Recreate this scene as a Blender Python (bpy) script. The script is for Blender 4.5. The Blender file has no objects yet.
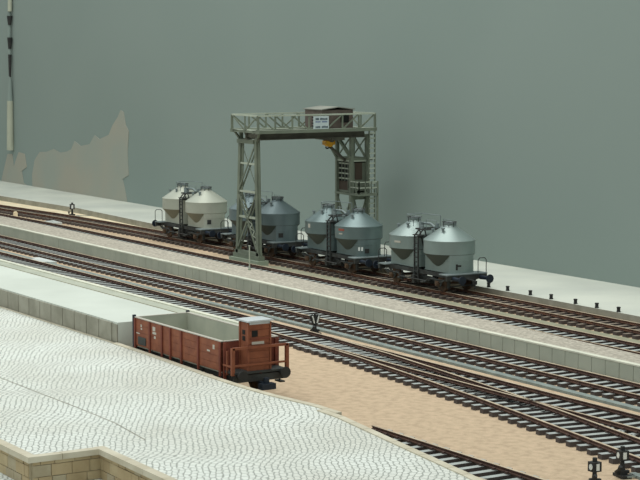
import bpy, math, random
from mathutils import Vector, Matrix

# ------------------------------------------------------------------ set-up
# The place is an H0 model railway layout (1:87).  Everything below is written
# in full-size metres and stored multiplied by S, so the scene has real size.
S = 1.0 / 87.0
R = math.radians
random.seed(7)
sc = bpy.context.scene
col = sc.collection
U0, V0 = 80.0, -45.0           # layout axes: x = u + 80 along the tracks, y = v - 45 across


def P(u, v, z=0.0):
    return Vector((u + U0, v + V0, z))


# camera ------------------------------------------------------------------
cam = bpy.data.cameras.new('camera')
camo = bpy.data.objects.new('camera', cam)
col.objects.link(camo)
F = 1867.0
PITCH = math.atan((240 - 42) / F)
fw = Vector((-0.85274436, 0.5223285, 0))
rt = Vector((0.5223285, 0.85274436, 0))
look = fw * math.cos(PITCH) - Vector((0, 0, 1)) * math.sin(PITCH)
up = rt.cross(look)
M = Matrix((rt, up, -look)).transposed().to_4x4()
M.translation = P(0, 0, 13.0) * S
camo.matrix_world = M
cam.sensor_width = 36.0
cam.lens = F / 640 * 36.0
cam.clip_start = 0.01
cam.clip_end = 50
sc.camera = camo

# world: soft grey light of the exhibition hall ---------------------------
w = bpy.data.worlds.new('hall')
sc.world = w
w.use_nodes = True
bg = w.node_tree.nodes['Background']
bg.inputs[0].default_value = (0.93, 1.0, 0.98, 1)
bg.inputs[1].default_value = 0.70


def area(name, loc, target, size, power, color=(1, 1, 1)):
    l = bpy.data.lights.new(name, 'AREA')
    l.shape = 'RECTANGLE'
    l.size = size[0] * S
    l.size_y = size[1] * S
    l.energy = power
    l.color = color
    o = bpy.data.objects.new(name, l)
    col.objects.link(o)
    o.location = loc * S
    d = (target - loc)
    o.rotation_euler = d.to_track_quat('-Z', 'Y').to_euler()
    return o


area('ceiling_or_fill_light', P(-92, 57, 80), P(-86, 46, 0), (80, 10), 5.2, (1.0, 1.0, 0.97))
area('ceiling_or_fill_light', P(-66, 0, 80), P(-84, 45, 0), (70, 14), 2.9, (0.98, 1.0, 0.99))  # added front fill, unseen; evens out the backdrop and upright faces

vs = sc.view_settings
vs.view_transform = 'Standard'
vs.look = 'None'
vs.gamma = 1
vs.use_curve_mapping = False
vs.exposure = 0.0


# ------------------------------------------------------------------ materials
def srgb(r, g, b):
    f = lambda c: (c / 255 / 12.92) if c / 255 <= 0.04045 else ((c / 255 + 0.055) / 1.055) ** 2.4
    return (f(r), f(g), f(b), 1)


def mat(name, c1, c2=None, scale=1.5, rough=0.8, metal=0.0, bump=0.0, bscale=20, detail=4, c3=None, spec=0.3):
    m = bpy.data.materials.new(name)
    m.use_nodes = True
    nt = m.node_tree
    b = nt.nodes['Principled BSDF']
    b.inputs['Roughness'].default_value = rough
    b.inputs['Metallic'].default_value = metal
    b.inputs['Specular IOR Level'].default_value = spec
    tc = nt.nodes.new('ShaderNodeTexCoord')
    mp = nt.nodes.new('ShaderNodeMapping')
    mp.inputs['Scale'].default_value = (1 / S,) * 3
    nt.links.new(tc.outputs['Object'], mp.inputs[0])
    if c2 is None:
        b.inputs['Base Color'].default_value = srgb(*c1)
    else:
        n = nt.nodes.new('ShaderNodeTexNoise')
        n.inputs['Scale'].default_value = scale
        n.inputs['Detail'].default_value = detail
        nt.links.new(mp.outputs[0], n.inputs['Vector'])
        r = nt.nodes.new('ShaderNodeValToRGB')
        r.color_ramp.elements[0].position = 0.35
        r.color_ramp.elements[1].position = 0.65
        r.color_ramp.elements[0].color = srgb(*c1)
        r.color_ramp.elements[1].color = srgb(*c2)
        if c3:
            e = r.color_ramp.elements.new(0.5)
            e.color = srgb(*c3)
        nt.links.new(n.outputs['Fac'], r.inputs[0])
        nt.links.new(r.outputs[0], b.inputs['Base Color'])
    if bump:
        n2 = nt.nodes.new('ShaderNodeTexNoise')
        n2.inputs['Scale'].default_value = bscale
        n2.inputs['Detail'].default_value = 3
        nt.links.new(mp.outputs[0], n2.inputs['Vector'])
        bp = nt.nodes.new('ShaderNodeBump')
        bp.inputs['Strength'].default_value = bump
        bp.inputs['Distance'].default_value = 0.05 * S
        nt.links.new(n2.outputs['Fac'], bp.inputs['Height'])
        nt.links.new(bp.outputs[0], b.inputs['Normal'])
    return m


def cobble_mat(name, stone1, stone2, joint):
    """Small setts laid in wavy rows."""
    m = mat(name, stone1, stone2, 0.25, 0.85)
    nt = m.node_tree
    b = nt.nodes['Principled BSDF']
    base = b.inputs['Base Color'].links[0].from_socket
    mp = [n for n in nt.nodes if n.type == 'MAPPING'][0]
    rot = nt.nodes.new('ShaderNodeMapping')
    rot.inputs['Rotation'].default_value = (0, 0, R(32))
    nt.links.new(mp.outputs[0], rot.inputs[0])
    sep = nt.nodes.new('ShaderNodeSeparateXYZ')
    nt.links.new(rot.outputs[0], sep.inputs[0])

    def math_(op, a, b_=None, c=None):
        n = nt.nodes.new('ShaderNodeMath')
        n.operation = op
        for i, x in enumerate((a, b_, c)):
            if x is None:
                continue
            if isinstance(x, (int, float)):
                n.inputs[i].default_value = x
            else:
                nt.links.new(x, n.inputs[i])
        return n.outputs[0]
    # low frequency wobble of the rows
    nz = nt.nodes.new('ShaderNodeTexNoise')
    nz.inputs['Scale'].default_value = 0.22
    nz.inputs['Detail'].default_value = 1
    nt.links.new(mp.outputs[0], nz.inputs['Vector'])
    nz2 = nt.nodes.new('ShaderNodeTexNoise')
    nz2.inputs['Scale'].default_value = 4.0
    nz2.inputs['Detail'].default_value = 2
    nt.links.new(mp.outputs[0], nz2.inputs['Vector'])
    ph = math_('MULTIPLY', nz.outputs['Fac'], 9.0)
    wv = math_('SINE', math_('ADD', math_('MULTIPLY', sep.outputs[0], 1.35), ph))
    yy = math_('ADD', sep.outputs[1], math_('MULTIPLY', wv, 0.10))
    yy = math_('ADD', yy, math_('MULTIPLY', nz.outputs['Fac'], 0.8))
    yy = math_('ADD', yy, math_('MULTIPLY', nz2.outputs['Fac'], 0.22))
    xx = math_('ADD', sep.outputs[0], math_('MULTIPLY', nz2.outputs['Fac'], 0.2))
    cmb = nt.nodes.new('ShaderNodeCombineXYZ')
    nt.links.new(xx, cmb.inputs[0])
    nt.links.new(yy, cmb.inputs[1])
    br = nt.nodes.new('ShaderNodeTexBrick')
    br.inputs['Scale'].default_value = 1.0
    br.inputs['Brick Width'].default_value = 0.34
    br.inputs['Row Height'].default_value = 0.175
    br.inputs['Mortar Size'].default_value = 0.022
    br.inputs['Mortar Smooth'].default_value = 0.6
    br.inputs['Color1'].default_value = (1, 1, 1, 1)
    br.inputs['Color2'].default_value = (.8, .8, .8, 1)
    br.inputs['Mortar'].default_value = (0, 0, 0, 1)
    br.offset = 0.5
    nt.links.new(cmb.outputs[0], br.inputs['Vector'])
    mul = nt.nodes.new('ShaderNodeMix')
    mul.data_type = 'RGBA'
    mul.blend_type = 'MULTIPLY'
    mul.inputs[0].default_value = 0.35
    nt.links.new(base, mul.inputs[6])
    nt.links.new(br.outputs['Color'], mul.inputs[7])
    mx = nt.nodes.new('ShaderNodeMix')
    mx.data_type = 'RGBA'
    nt.links.new(br.outputs['Fac'], mx.inputs[0])
    nt.links.new(mul.outputs[2], mx.inputs[6])
    mx.inputs[7].default_value = srgb(*joint)
    nt.links.new(mx.outputs[2], b.inputs['Base Color'])
    bp = nt.nodes.new('ShaderNodeBump')
    bp.invert = True
    bp.inputs['Strength'].default_value = 0.8
    bp.inputs['Distance'].default_value = 0.012 * S
    nt.links.new(br.outputs['Fac'], bp.inputs['Height'])
    nt.links.new(bp.outputs[0], b.inputs['Normal'])
    return m


M_ = {}
M_['wall'] = mat('backdrop_paint', (131, 145, 139), (136, 149, 143), 0.05, 0.9, detail=2)
M_['patch'] = mat('bare_plaster', (151, 157, 147), (160, 158, 145), 0.25, 0.95)
M_['sand'] = mat('sand_ground', (200, 176, 148), (180, 158, 132), 3.0, 0.95, bump=0.7, bscale=9, c3=(192, 170, 142))
M_['gravel'] = mat('fine_gravel', (194, 187, 172), (156, 149, 136), 7.0, 0.95, bump=0.8, bscale=14, detail=3)
M_['concrete'] = mat('concrete', (178, 182, 166), (166, 171, 156), 0.8, 0.9)
M_['coping'] = mat('pale_coping', (218, 218, 200), (200, 202, 186), 1.0, 0.9)
M_['slab'] = mat('pale_platform', (202, 208, 198), (192, 198, 188), 0.3, 0.9, bump=0.2, bscale=6)
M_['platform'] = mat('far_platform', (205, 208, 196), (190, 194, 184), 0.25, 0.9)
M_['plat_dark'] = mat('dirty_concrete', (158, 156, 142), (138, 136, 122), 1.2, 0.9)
M_['strip'] = mat('olive_strip', (150, 150, 128), (138, 136, 114), 1.5, 0.9)
M_['duct'] = mat('grey_duct', (140, 150, 144), (122, 132, 128), 2.0, 0.8)
M_['cobble'] = cobble_mat('white_setts', (222, 226, 218), (208, 209, 198), (158, 162, 154))
M_['kerb'] = mat('kerb_stone', (206, 200, 180), (188, 180, 158), 1.0, 0.9)
M_['st1'] = mat('wall_stone_tan', (180, 162, 128), (166, 148, 114), 1.5, 0.9, bump=0.4, bscale=8)
M_['st2'] = mat('wall_stone_buff', (188, 172, 138), (172, 156, 122), 1.5, 0.9, bump=0.4, bscale=8)
M_['st3'] = mat('wall_stone_grey', (176, 166, 140), (162, 150, 124), 1.5, 0.9, bump=0.4, bscale=8)
M_['wood'] = mat('bare_plywood', (244, 232, 200), (228, 208, 174), 0.8, 0.8)
M_['rail'] = mat('rusty_rail', (98, 72, 60), (76, 56, 50), 2.0, 0.7)
M_['railr'] = mat('very_rusty_rail', (104, 70, 52), (82, 58, 46), 2.0, 0.75)
M_['railtop'] = mat('rail_head_shine', (206, 190, 164), (176, 158, 134), 1.0, 0.5, 0.1)
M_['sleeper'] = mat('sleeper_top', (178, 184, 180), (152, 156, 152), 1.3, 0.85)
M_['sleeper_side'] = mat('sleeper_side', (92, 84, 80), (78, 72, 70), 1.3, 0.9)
M_['gap_shade'] = mat('sleeper_gap_shade', (112, 106, 102), (92, 88, 86), 3.0, 0.95)
M_['sleeperr'] = mat('rusty_sleeper_top', (140, 132, 120), (112, 98, 84), 1.3, 0.85)
M_['plywhite'] = mat('pale_cover', (208, 212, 208), (190, 196, 192), 1.0, 0.7)
M_['black'] = mat('black_paint', (40, 42, 42), (52, 52, 50), 3.0, 0.6)
M_['under'] = mat('dark_underframe', (66, 70, 68), (50, 50, 48), 2.0, 0.7)
M_['deck'] = mat('deck_grey', (128, 140, 140), (112, 122, 122), 2.0, 0.6)
M_['wheel'] = mat('rusty_wheel', (98, 76, 56), (68, 56, 46), 3.0, 0.7)
M_['navy'] = mat('dark_blue_steel', (34, 44, 56), (28, 36, 46), 3.0, 0.5)
M_['white'] = mat('white_paint', (226, 230, 224), None, rough=0.6)
M_['red'] = mat('red_plate', (150, 84, 70), None, rough=0.6)
M_['crane'] = mat('crane_green_grey', (120, 128, 112), (104, 112, 98), 1.2, 0.65)
M_['crane_l'] = mat('crane_pale_grey', (176, 184, 168), (160, 168, 150), 1.2, 0.6)
M_['crane_d'] = mat('crane_dark_beam', (92, 92, 80), (78, 76, 68), 1.2, 0.7)
M_['crane_base'] = mat('pale_green_concrete', (152, 164, 144), (140, 152, 134), 1.2, 0.9)
M_['shed'] = mat('brown_shed_wall', (108, 98, 90), (94, 84, 78), 2.0, 0.8)
M_['shed_roof'] = mat('grey_felt_roof', (140, 142, 132), (122, 124, 116), 1.0, 0.8)
M_['door'] = mat('dark_brown_door', (74, 64, 54), None, rough=0.8)
M_['glass'] = mat('dark_window', (30, 31, 30), None, rough=0.6, spec=0.2)
M_['yellow'] = mat('yellow_paint', (214, 160, 40), (190, 134, 34), 4.0, 0.5)
M_['signw'] = mat('sign_white', (190, 202, 202), None, rough=0.6)
M_['signt'] = mat('sign_lettering', (74, 88, 96), None, rough=0.7)
M_['signb'] = mat('sign_blue_lettering', (98, 112, 150), None, rough=0.7)
M_['brown'] = mat('oxide_red_brown', (142, 86, 60), (122, 70, 50), 2.5, 0.65, bump=0.15, bscale=6)
M_['brown2'] = mat('oxide_brown_post', (126, 68, 52), (106, 58, 46), 2.5, 0.7)
M_['inner'] = mat('grey_wagon_interior', (176, 178, 162), (162, 166, 152), 1.0, 0.85)
M_['cabroof'] = mat('grey_cab_roof', (192, 198, 200), (180, 188, 190), 1.0, 0.6)
M_['mark'] = mat('faded_marking', (184, 180, 168), None, rough=0.7)
M_['pole'] = mat('pale_cord', (176, 180, 162), (164, 168, 150), 0.6, 0.7)
M_['tank_cream'] = mat('cream_tank', (182, 186, 172), (170, 174, 160), 0.7, 0.42, 0.3, spec=0.4)
M_['tank_blue'] = mat('blue_grey_tank', (112, 128, 130), (100, 116, 118), 0.7, 0.40, 0.4, spec=0.5)
M_['tank_teal'] = mat('teal_grey_tank', (112, 130, 130), (98, 114, 113), 0.7, 0.38, 0.45, spec=0.5)
M_['tank_grey'] = mat('pale_grey_tank', (140, 156, 152), (128, 142, 138), 0.7, 0.40, 0.4, spec=0.5)
M_['hop_cream_shaded'] = mat('cream_hopper_shaded', (136, 136, 120), None, rough=0.8)
M_['hop_grey_shaded'] = mat('grey_hopper_shaded', (84, 90, 84), None, rough=0.8)


# ------------------------------------------------------------------ mesh builder
class MB:
    def __init__(self):
        self.v = []
        self.f = []
        self.m = []
        self.s = []

    def add(self, verts, faces, m=0, smooth=False):
        o = len(self.v)
        self.v += [Vector(x) for x in verts]
        for f in faces:
            self.f.append([i + o for i in f])
            self.m.append(m)
            self.s.append(smooth)
        return self

    def box(self, x0, x1, y0, y1, z0, z1, m=0, mt=None, mat4=None):
        vs_ = [(x0, y0, z0), (x1, y0, z0), (x1, y1, z0), (x0, y1, z0),
               (x0, y0, z1), (x1, y0, z1), (x1, y1, z1), (x0, y1, z1)]
        if mat4 is not None:
            vs_ = [mat4 @ Vector(q) for q in vs_]
        self.add(vs_, [(3, 2, 1, 0), (0, 1, 5, 4), (1, 2, 6, 5), (2, 3, 7, 6), (3, 0, 4, 7)], m)
        self.add(vs_[4:], [(0, 1, 2, 3)], m if mt is None else mt)
        return self

    def bar(self, a, b, w_, h, m=0, mt=None):
        """rectangular bar from a to b, w_ across, h in the other direction"""
        a = Vector(a)
        b = Vector(b)
        d = b - a
        L = d.length
        x = d.normalized()
        upv = Vector((0, 0, 1)) if abs(x.z) < 0.95 else Vector((0, 1, 0))
        y = upv.cross(x).normalized()
        z = x.cross(y)
        m4 = Matrix((x, y, z)).transposed().to_4x4()
        m4.translation = a
        return self.box(0, L, -w_ / 2, w_ / 2, -h / 2, h / 2, m, mt, m4)

    def tube(self, a, b, r, n=8, m=0, r2=None):
        a = Vector(a)
        b = Vector(b)
        x = (b - a).normalized()
        upv = Vector((0, 0, 1)) if abs(x.z) < 0.95 else Vector((0, 1, 0))
        y = upv.cross(x).normalized()
        z = x.cross(y)
        r2 = r if r2 is None else r2
        ring = lambda c, q: [c + (y * math.cos(t) + z * math.sin(t)) * q
                             for t in [2 * math.pi * k / n for k in range(n)]]
        A, B = ring(a, r), ring(b, r2)
        self.add(A + B, [(k, (k + 1) % n, n + (k + 1) % n, n + k) for k in range(n)], m, True)
        self.add(A, [tuple(range(n))[::-1]], m)
        self.add(B, [tuple(range(n))], m)
        return self

    def path(self, pts, r, n=6, m=0):
        for a, b in zip(pts, pts[1:]):
            self.tube(a, b, r, n, m)
        return self

    def lathe(self, prof, cx=0, cy=0, n=40, m=0, cap=True):
        """prof = [(r, z)] bottom to top around a vertical axis; hard edges between the bands"""
        for (r0, z0), (r1, z1) in zip(prof, prof[1:]):
            A = [(cx + r0 * math.cos(t), cy + r0 * math.sin(t), z0) for t in [2 * math.pi * k / n for k in range(n)]]
            B = [(cx + r1 * math.cos(t), cy + r1 * math.sin(t), z1) for t in [2 * math.pi * k / n for k in range(n)]]
            self.add(A + B, [(k, (k + 1) % n, n + (k + 1) % n, n + k) for k in range(n)], m, True)
        if cap:
            for (r, z), fl in ((prof[0], True), (prof[-1], False)):
                if r > 1e-4:
                    A = [(cx + r * math.cos(t), cy + r * math.sin(t), z) for t in [2 * math.pi * k / n for k in range(n)]]
                    f = tuple(range(n))
                    self.add(A, [f[::-1] if fl else f], m)
        return self

    def prism(self, poly, z0, z1, m=0, mt=None, smooth=False):
        """poly counter-clockwise [(x, y)]"""
        n = len(poly)
        A = [(x, y, z0) for x, y in poly]
        B = [(x, y, z1) for x, y in poly]
        self.add(A + B, [(k, (k + 1) % n, n + (k + 1) % n, n + k) for k in range(n)], m, smooth)
        self.add(A, [tuple(range(n))[::-1]], m)
        self.add(B, [tuple(range(n))], m if mt is None else mt)
        return self

    def build(self, name, mats, parent=None, loc=None):
        """mesh object; with loc the vertices are taken relative to that world point"""
        off = Vector(loc) if loc is not None else Vector((0, 0, 0))
        me = bpy.data.meshes.new(name)
        me.from_pydata([(q - off) * S for q in self.v], [], self.f)
        if not isinstance(mats, (list, tuple)):
            mats = [mats]
        for k in mats:
            me.materials.append(M_[k])
        me.polygons.foreach_set('material_index', self.m)
        me.polygons.foreach_set('use_smooth', self.s)
        me.update()
        o = bpy.data.objects.new(name, me)
        col.objects.link(o)
        if parent is not None:
            o.parent = parent
        elif loc is not None:
            o.location = off * S
        return o


def tag(o, label=None, cat=None, group=None, kind=None):
    if label:
        o['label'] = label
    if cat:
        o['category'] = cat
    if group:
        o['group'] = group
    if kind:
        o['kind'] = kind
    return o


def empty(name, label, cat, loc=(0, 0, 0), rz=0, group=None):
    o = bpy.data.objects.new(name, None)
    o.empty_display_size = 0.02
    col.objects.link(o)
    o.location = Vector(loc) * S
    o.rotation_euler = (0, 0, rz)
    return tag(o, label, cat, group)


def struct(mb, name, mats, label, cat):
    return tag(mb.build(name, mats), label, cat, kind='structure')


def copy_tree(o, parent=None):
    c = o.copy()
    col.objects.link(c)
    if parent is not None:
        c.parent = parent
    for ch in [k for k in bpy.data.objects if k.parent == o]:
        copy_tree(ch, c)
    return c


def ux(u):
    return u + U0


def vy(v):
    return v + V0


def pts2(pl):
    return [(ux(a), vy(b)) for a, b in pl]


def interp(pl, t):
    for (a, b), (c, d) in zip(pl, pl[1:]):
        if t <= c:
            return b + (d - b) * (t - a) / (c - a)
    return pl[-1][1]


# ------------------------------------------------------------------ the setting
g = MB()
g.box(ux(-190), ux(-15), vy(8), vy(63.7), -0.5, 0.0)
struct(g, 'sand_floor', 'sand', 'sand coloured layout ground between the tracks', 'ground')

g = MB()
g.box(ux(-195), ux(-10), vy(63.7), vy(64.6), -0.5, 24)
struct(g, 'wall_back', 'wall', 'plain grey green backdrop wall behind the whole layout', 'wall')

A = [(-152.1, 0.3), (-152.15, 1.43), (-151.53, 2.78), (-150.4, 3.53), (-148.9, 3.62), (-147.37, 3.94), (-146.0, 3.7),
     (-144.65, 3.85), (-143.7, 4.1), (-142.99, 4.82), (-141.79, 4.46), (-140.01, 4.7), (-139.01, 5.48), (-138.05, 5.2),
     (-136.34, 5.6), (-135.57, 6.42), (-134.6, 7.1), (-134.06, 7.66), (-133.52, 7.52), (-133.18, 6.51), (-132.65, 6.06),
     (-132.9, 4.4), (-132.74, 2.6), (-133.84, 2.22), (-133.4, 1.3), (-133.0, 0.3)]
B = [(-159.4, 0.3), (-159.24, 0.64), (-157.71, 2.99), (-156.65, 3.04), (-156.35, 1.89), (-155.13, 3.29),
     (-153.76, 3.19), (-153.36, 2.06), (-154.51, 1.64), (-154.1, 0.6), (-152.77, 0.3)]
for pl, lb in ((A, 'large jagged brownish bare patch low on the grey backdrop'),
               (B, 'small forked pale bare patch at the far left of the backdrop')):
    g = MB()
    n = len(pl)
    a = [(ux(x), vy(63.7), z) for x, z in pl]
    b = [(ux(x), vy(63.66), z) for x, z in pl]
    g.add(a + b, [(k, (k + 1) % n, n + (k + 1) % n, n + k) for k in range(n)])
    g.add(b, [tuple(range(n))])
    struct(g, 'wall_patch', 'patch', lb, 'bare patch')

# far platform along the backdrop
EDGE = [(-175, 57.2), (-148, 57.2), (-130, 58.1), (-116, 57.5), (-90, 57.05), (-76, 56.95), (-20, 56.85)]
g = MB()
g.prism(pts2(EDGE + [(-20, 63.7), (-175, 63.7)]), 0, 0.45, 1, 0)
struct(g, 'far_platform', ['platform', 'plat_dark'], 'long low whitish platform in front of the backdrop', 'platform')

# bare plywood strip left of the wagons
g = MB()
g.prism(pts2([(-150, 55.0), (-139.5, 55.75), (-128.7, 57.0), (-113.5, 57.35), (-116, 57.55), (-130, 58.12), (-148, 57.22)]),
        0.0, 0.06)
tag(g.build('wooden_board', 'wood'), 'strip of bare pale wooden board beside the far platform edge', 'board')

# gravel platform with its concrete panel wall
g = MB()
FE = [(-175, 49.5), (-110, 49.4), (-85, 49.4), (-66, 49.0), (-55, 48.6), (-20, 48.0)]
g.prism(pts2([(-175, 47.0), (-20, 46.95)] + FE[::-1]), 0, 0.775)
struct(g, 'gravel_platform', 'gravel', 'raised gravel strip between the middle and the wagon tracks', 'platform')
g = MB()
u = -165.0
while u < -20:
    g.box(ux(u) + .014, ux(u + .82) - .014, vy(46.72), vy(46.99), 0, 0.77)
    u += .82
g.box(ux(-165), ux(-20), vy(46.75), vy(46.98), 0, 0.76)
struct(g, 'concrete_panel_wall', 'concrete', 'grey concrete panel wall holding up the gravel strip', 'retaining wall')
g = MB()
g.box(ux(-165), ux(-20), vy(46.70), vy(46.98), 0.77, 0.83)
struct(g, 'wall_coping', 'coping', 'thin pale coping on the grey concrete panel wall', 'coping')

# olive strip carrying the crane
g = MB()
g.prism(pts2([(-94.0, 52.78), (-20, 52.75), (-20, 53.35), (-92.5, 53.95)]), 0, 0.12)
struct(g, 'crane_strip', 'strip', 'low olive concrete strip between the two far tracks', 'strip')

# cable duct beside the middle track
g = MB()
dl = [(-150, 43.2), (-110, 43.15), (-96, 43.2), (-84, 43.25), (-76, 43.5), (-70, 43.55), (-50, 43.5), (-20, 43.5)]
g.prism(pts2([(a, b) for a, b in dl] + [(a, b + .34) for a, b in dl[::-1]]), 0, 0.10)
struct(g, 'cable_duct', 'duct', 'flat grey cable duct running beside the middle track', 'cable duct')

# strip platform beside the fourth track
g = MB()
g.prism(pts2([(-175, 39.1), (-70, 39.1), (-70, 40.0), (-175, 40.0)]), 0, 0.55)
g.prism(pts2([(-175, 39.75), (-70, 39.75), (-70, 40.02), (-175, 40.02)]), 0.55, 0.6, 1)
struct(g, 'edge_platform', ['concrete', 'coping'], 'narrow low concrete strip behind the pale ramp', 'platform')

# pale end platform
g = MB()
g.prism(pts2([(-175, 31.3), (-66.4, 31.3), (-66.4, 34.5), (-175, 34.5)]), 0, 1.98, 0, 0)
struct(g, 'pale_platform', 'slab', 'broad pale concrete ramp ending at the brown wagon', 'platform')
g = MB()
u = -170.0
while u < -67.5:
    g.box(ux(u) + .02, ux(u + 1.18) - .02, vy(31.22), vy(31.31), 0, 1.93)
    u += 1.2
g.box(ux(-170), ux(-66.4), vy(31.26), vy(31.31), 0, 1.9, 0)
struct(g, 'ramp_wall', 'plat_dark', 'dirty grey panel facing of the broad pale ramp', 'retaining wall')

# cobbled yard, raised
Z1 = 1.17
yard = [(-175, 20.4), (-49.15, 20.4), (-49.15, 22.6), (-15, 22.0), (-15, 24.6), (-40.8, 29.75), (-49.2, 31.0), (-50.2, 31.28), (-51.4, 31.25), (-53.6, 30.95), (-55.3, 30.85), (-57.3, 30.85), (-63.5, 31.08),
        (-175, 31.12)]
g = MB()
g.prism(pts2(yard), 0.0, Z1)
struct(g, 'cobbled_yard', 'cobble', 'raised yard paved with wavy rows of whitish setts', 'paving')
# kerbs
def kerb(line, w_, z, name, lb, L=1.0):
    k = MB()
    for (a, b), (c, d) in zip(line, line[1:]):
        D = Vector((c - a, d - b, 0))
        n = max(1, round(D.length / L))
        for i in range(n):
            p = Vector((a, b, 0)) + D * (i / n)
            q = Vector((a, b, 0)) + D * ((i + 1) / n)
            e = D.normalized() * .012
            k.bar((ux(p.x) + e.x, vy(p.y) + e.y, z - .5), (ux(q.x) - e.x, vy(q.y) - e.y, z - .5), w_, 1.0)
    return struct(k, name, 'kerb', lb, 'kerb')


kerb([(-66.4, 31.15), (-63.5, 31.1), (-57.3, 30.87), (-55.3, 30.87), (-53.6, 30.97), (-51.4, 31.27), (-49.9, 31.27)], .24, Z1 + .03, 'kerb_stones', 'beige kerb of the yard along the brown wagon')
kerb([(-120, 31.13), (-66.5, 31.13)], .12, Z1 + .02, 'kerb_stones', 'thin kerb at the foot of the dirty grey ramp wall')
kerb([(-50.6, 31.0), (-49.3, 30.95), (-44.3, 30.2), (-40.8, 29.7), (-15, 24.6)], .26, Z1 + .035, 'kerb_stones',
     'beige slanting kerb of the yard beside the sunken siding')

k = MB()
cl = [(-80, 24.35), (-61.2, 24.43), (-55, 24.52), (-52.2, 24.5), (-49.5, 24.2)]
for (a, b), (c, d) in zip(cl, cl[1:]):
    k.bar((ux(a), vy(b), Z1), (ux(c), vy(d), Z1), .035, .02)
struct(k, 'slab_seam', 'plat_dark', 'thin dark seam crossing the cobbled yard at left', 'seam')

# low stone wall round the yard (front left), blocks in courses
def stone_wall(name, lb, a, b, nrm, z0, z1, dark=0):
    k = MB()
    a = Vector((ux(a[0]), vy(a[1]), 0))
    b = Vector((ux(b[0]), vy(b[1]), 0))
    D = (b - a)
    L = D.length
    d = D.normalized()
    nn = Vector((nrm[0], nrm[1], 0))
    rr = random.Random(3 + int(L * 10))
    zc = [z0, z0 + .27, z0 + .62, z1 - .14]
    for j, (za, zb) in enumerate(zip(zc, zc[1:])):
        s = -rr.uniform(0, .4)
        while s < L:
            ln = rr.uniform(.42, .68)
            p, q = max(s, 0), min(s + ln, L)
            if q - p > .05:
                m4 = Matrix((d, nn, Vector((0, 0, 1)))).transposed().to_4x4()
                m4.translation = a
                t = rr.uniform(.09, .12)
                k.box(p + .01, q - .01, -.02, t, za + .01, zb - .01, rr.choice([0, 1, 2, 0]), None, m4)
            s += ln
    m4 = Matrix((d, nn, Vector((0, 0, 1)))).transposed().to_4x4()
    m4.translation = a
    k.box(0, L, -.02, .07, z0, z1 - .13, 2, None, m4)
    s = 0
    while s < L:
        q = min(s + 1.3, L)
        k.box(s + .008 - (.16 if s == 0 else 0), q - .008 + (.16 if q == L else 0), -.13, .16, z1 - .14 - .004 * abs(nrm[0]), z1 + .03 - .004 * abs(nrm[0]), 3, None, m4)
        s += 1.3
    return struct(k, name, ['st1', 'st2', 'st3', 'kerb'], lb, 'stone wall')


stone_wall('yard_wall', 'tan stone yard wall leaving the picture at lower left', (-49.15, 20.4), (-75, 20.4), (0, -1), 0.3, Z1)
stone_wall('yard_wall', 'short tan stone wall stretch facing right at the lower left corner', (-49.15, 22.6), (-49.15, 20.4), (1, 0), 0.3, Z1)
stone_wall('yard_wall', 'tan stone yard wall running towards the bottom edge', (-20, 22.08), (-49.15, 22.6), (0, -1), 0.3, Z1)
g = MB()
g.prism(pts2([(-175, 8), (-15, 8), (-15, 22.0), (-49.15, 22.6), (-49.15, 20.4), (-175, 20.4)]), 0, 0.3)
struct(g, 'lower_yard', 'cobble', 'lower cobbled ground at the foot of the stone wall', 'paving')


# ------------------------------------------------------------------ tracks
SLH = 0.17


def rail_mb(line, mats=(0, 1)):
    """I-section rail along a polyline of world points (x, y)"""
    k = MB()
    z0 = SLH + .02
    sec = [(-.075, z0), (.075, z0), (.075, z0 + .03), (.022, z0 + .05), (.022, z0 + .08), (.05, z0 + .095), (.05, z0 + .13),
           (-.05, z0 + .13), (-.05, z0 + .095), (-.022, z0 + .08), (-.022, z0 + .05), (-.075, z0 + .03)]
    rings = []
    for i, p in enumerate(line):
        a = Vector(line[max(i - 1, 0)])
        b = Vector(line[min(i + 1, len(line) - 1)])
        t = (b - a).normalized()
        nrm = Vector((-t.y, t.x))
        rings.append([(p[0] + nrm.x * s, p[1] + nrm.y * s, z) for s, z in sec])
    n = len(sec)
    for r0, r1 in zip(rings, rings[1:]):
        k.add(r0 + r1, [(j, n + j, n + (j + 1) % n, (j + 1) % n) for j in range(n) if j != 6], mats[0])
        k.add(r0 + r1, [(6, n + 6, n + 7, 7)], mats[1])
    k.add(rings[0], [tuple(range(n))], 0)
    k.add(rings[-1], [tuple(range(n))[::-1]], 0)
    return k


def offset(line, d):
    out = []
    for i, p in enumerate(line):
        a = Vector(line[max(i - 1, 0)])
        b = Vector(line[min(i + 1, len(line) - 1)])
        t = (b - a).normalized()
        out.append((p[0] - t.y * d, p[1] + t.x * d))
    return out


def resample(pl, step=1.0):
    pl = [Vector(p) for p in pl]
    out = []
    for a, b in zip(pl, pl[1:]):
        n = max(1, int((b - a).length / step))
        out += [tuple(a.lerp(b, i / n)) for i in range(n)]
    return out + [tuple(pl[-1])]


CAMP = P(0, 0, 13)


def sleeper_mb(L=2.5, w_=.25, gauge=.745, chairs=None):
    k = MB()
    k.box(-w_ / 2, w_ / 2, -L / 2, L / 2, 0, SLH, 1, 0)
    for y in (chairs if chairs is not None else (-gauge, gauge)):
        k.box(-.10, .10, y - .15, y + .15, SLH, SLH + .025, 1)
        for s in (-1, 1):
            k.box(-.055, .055, y + s * .12 - .035, y + s * .12 + .035, SLH + .025, SLH + .075, 2)
    return k


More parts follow.
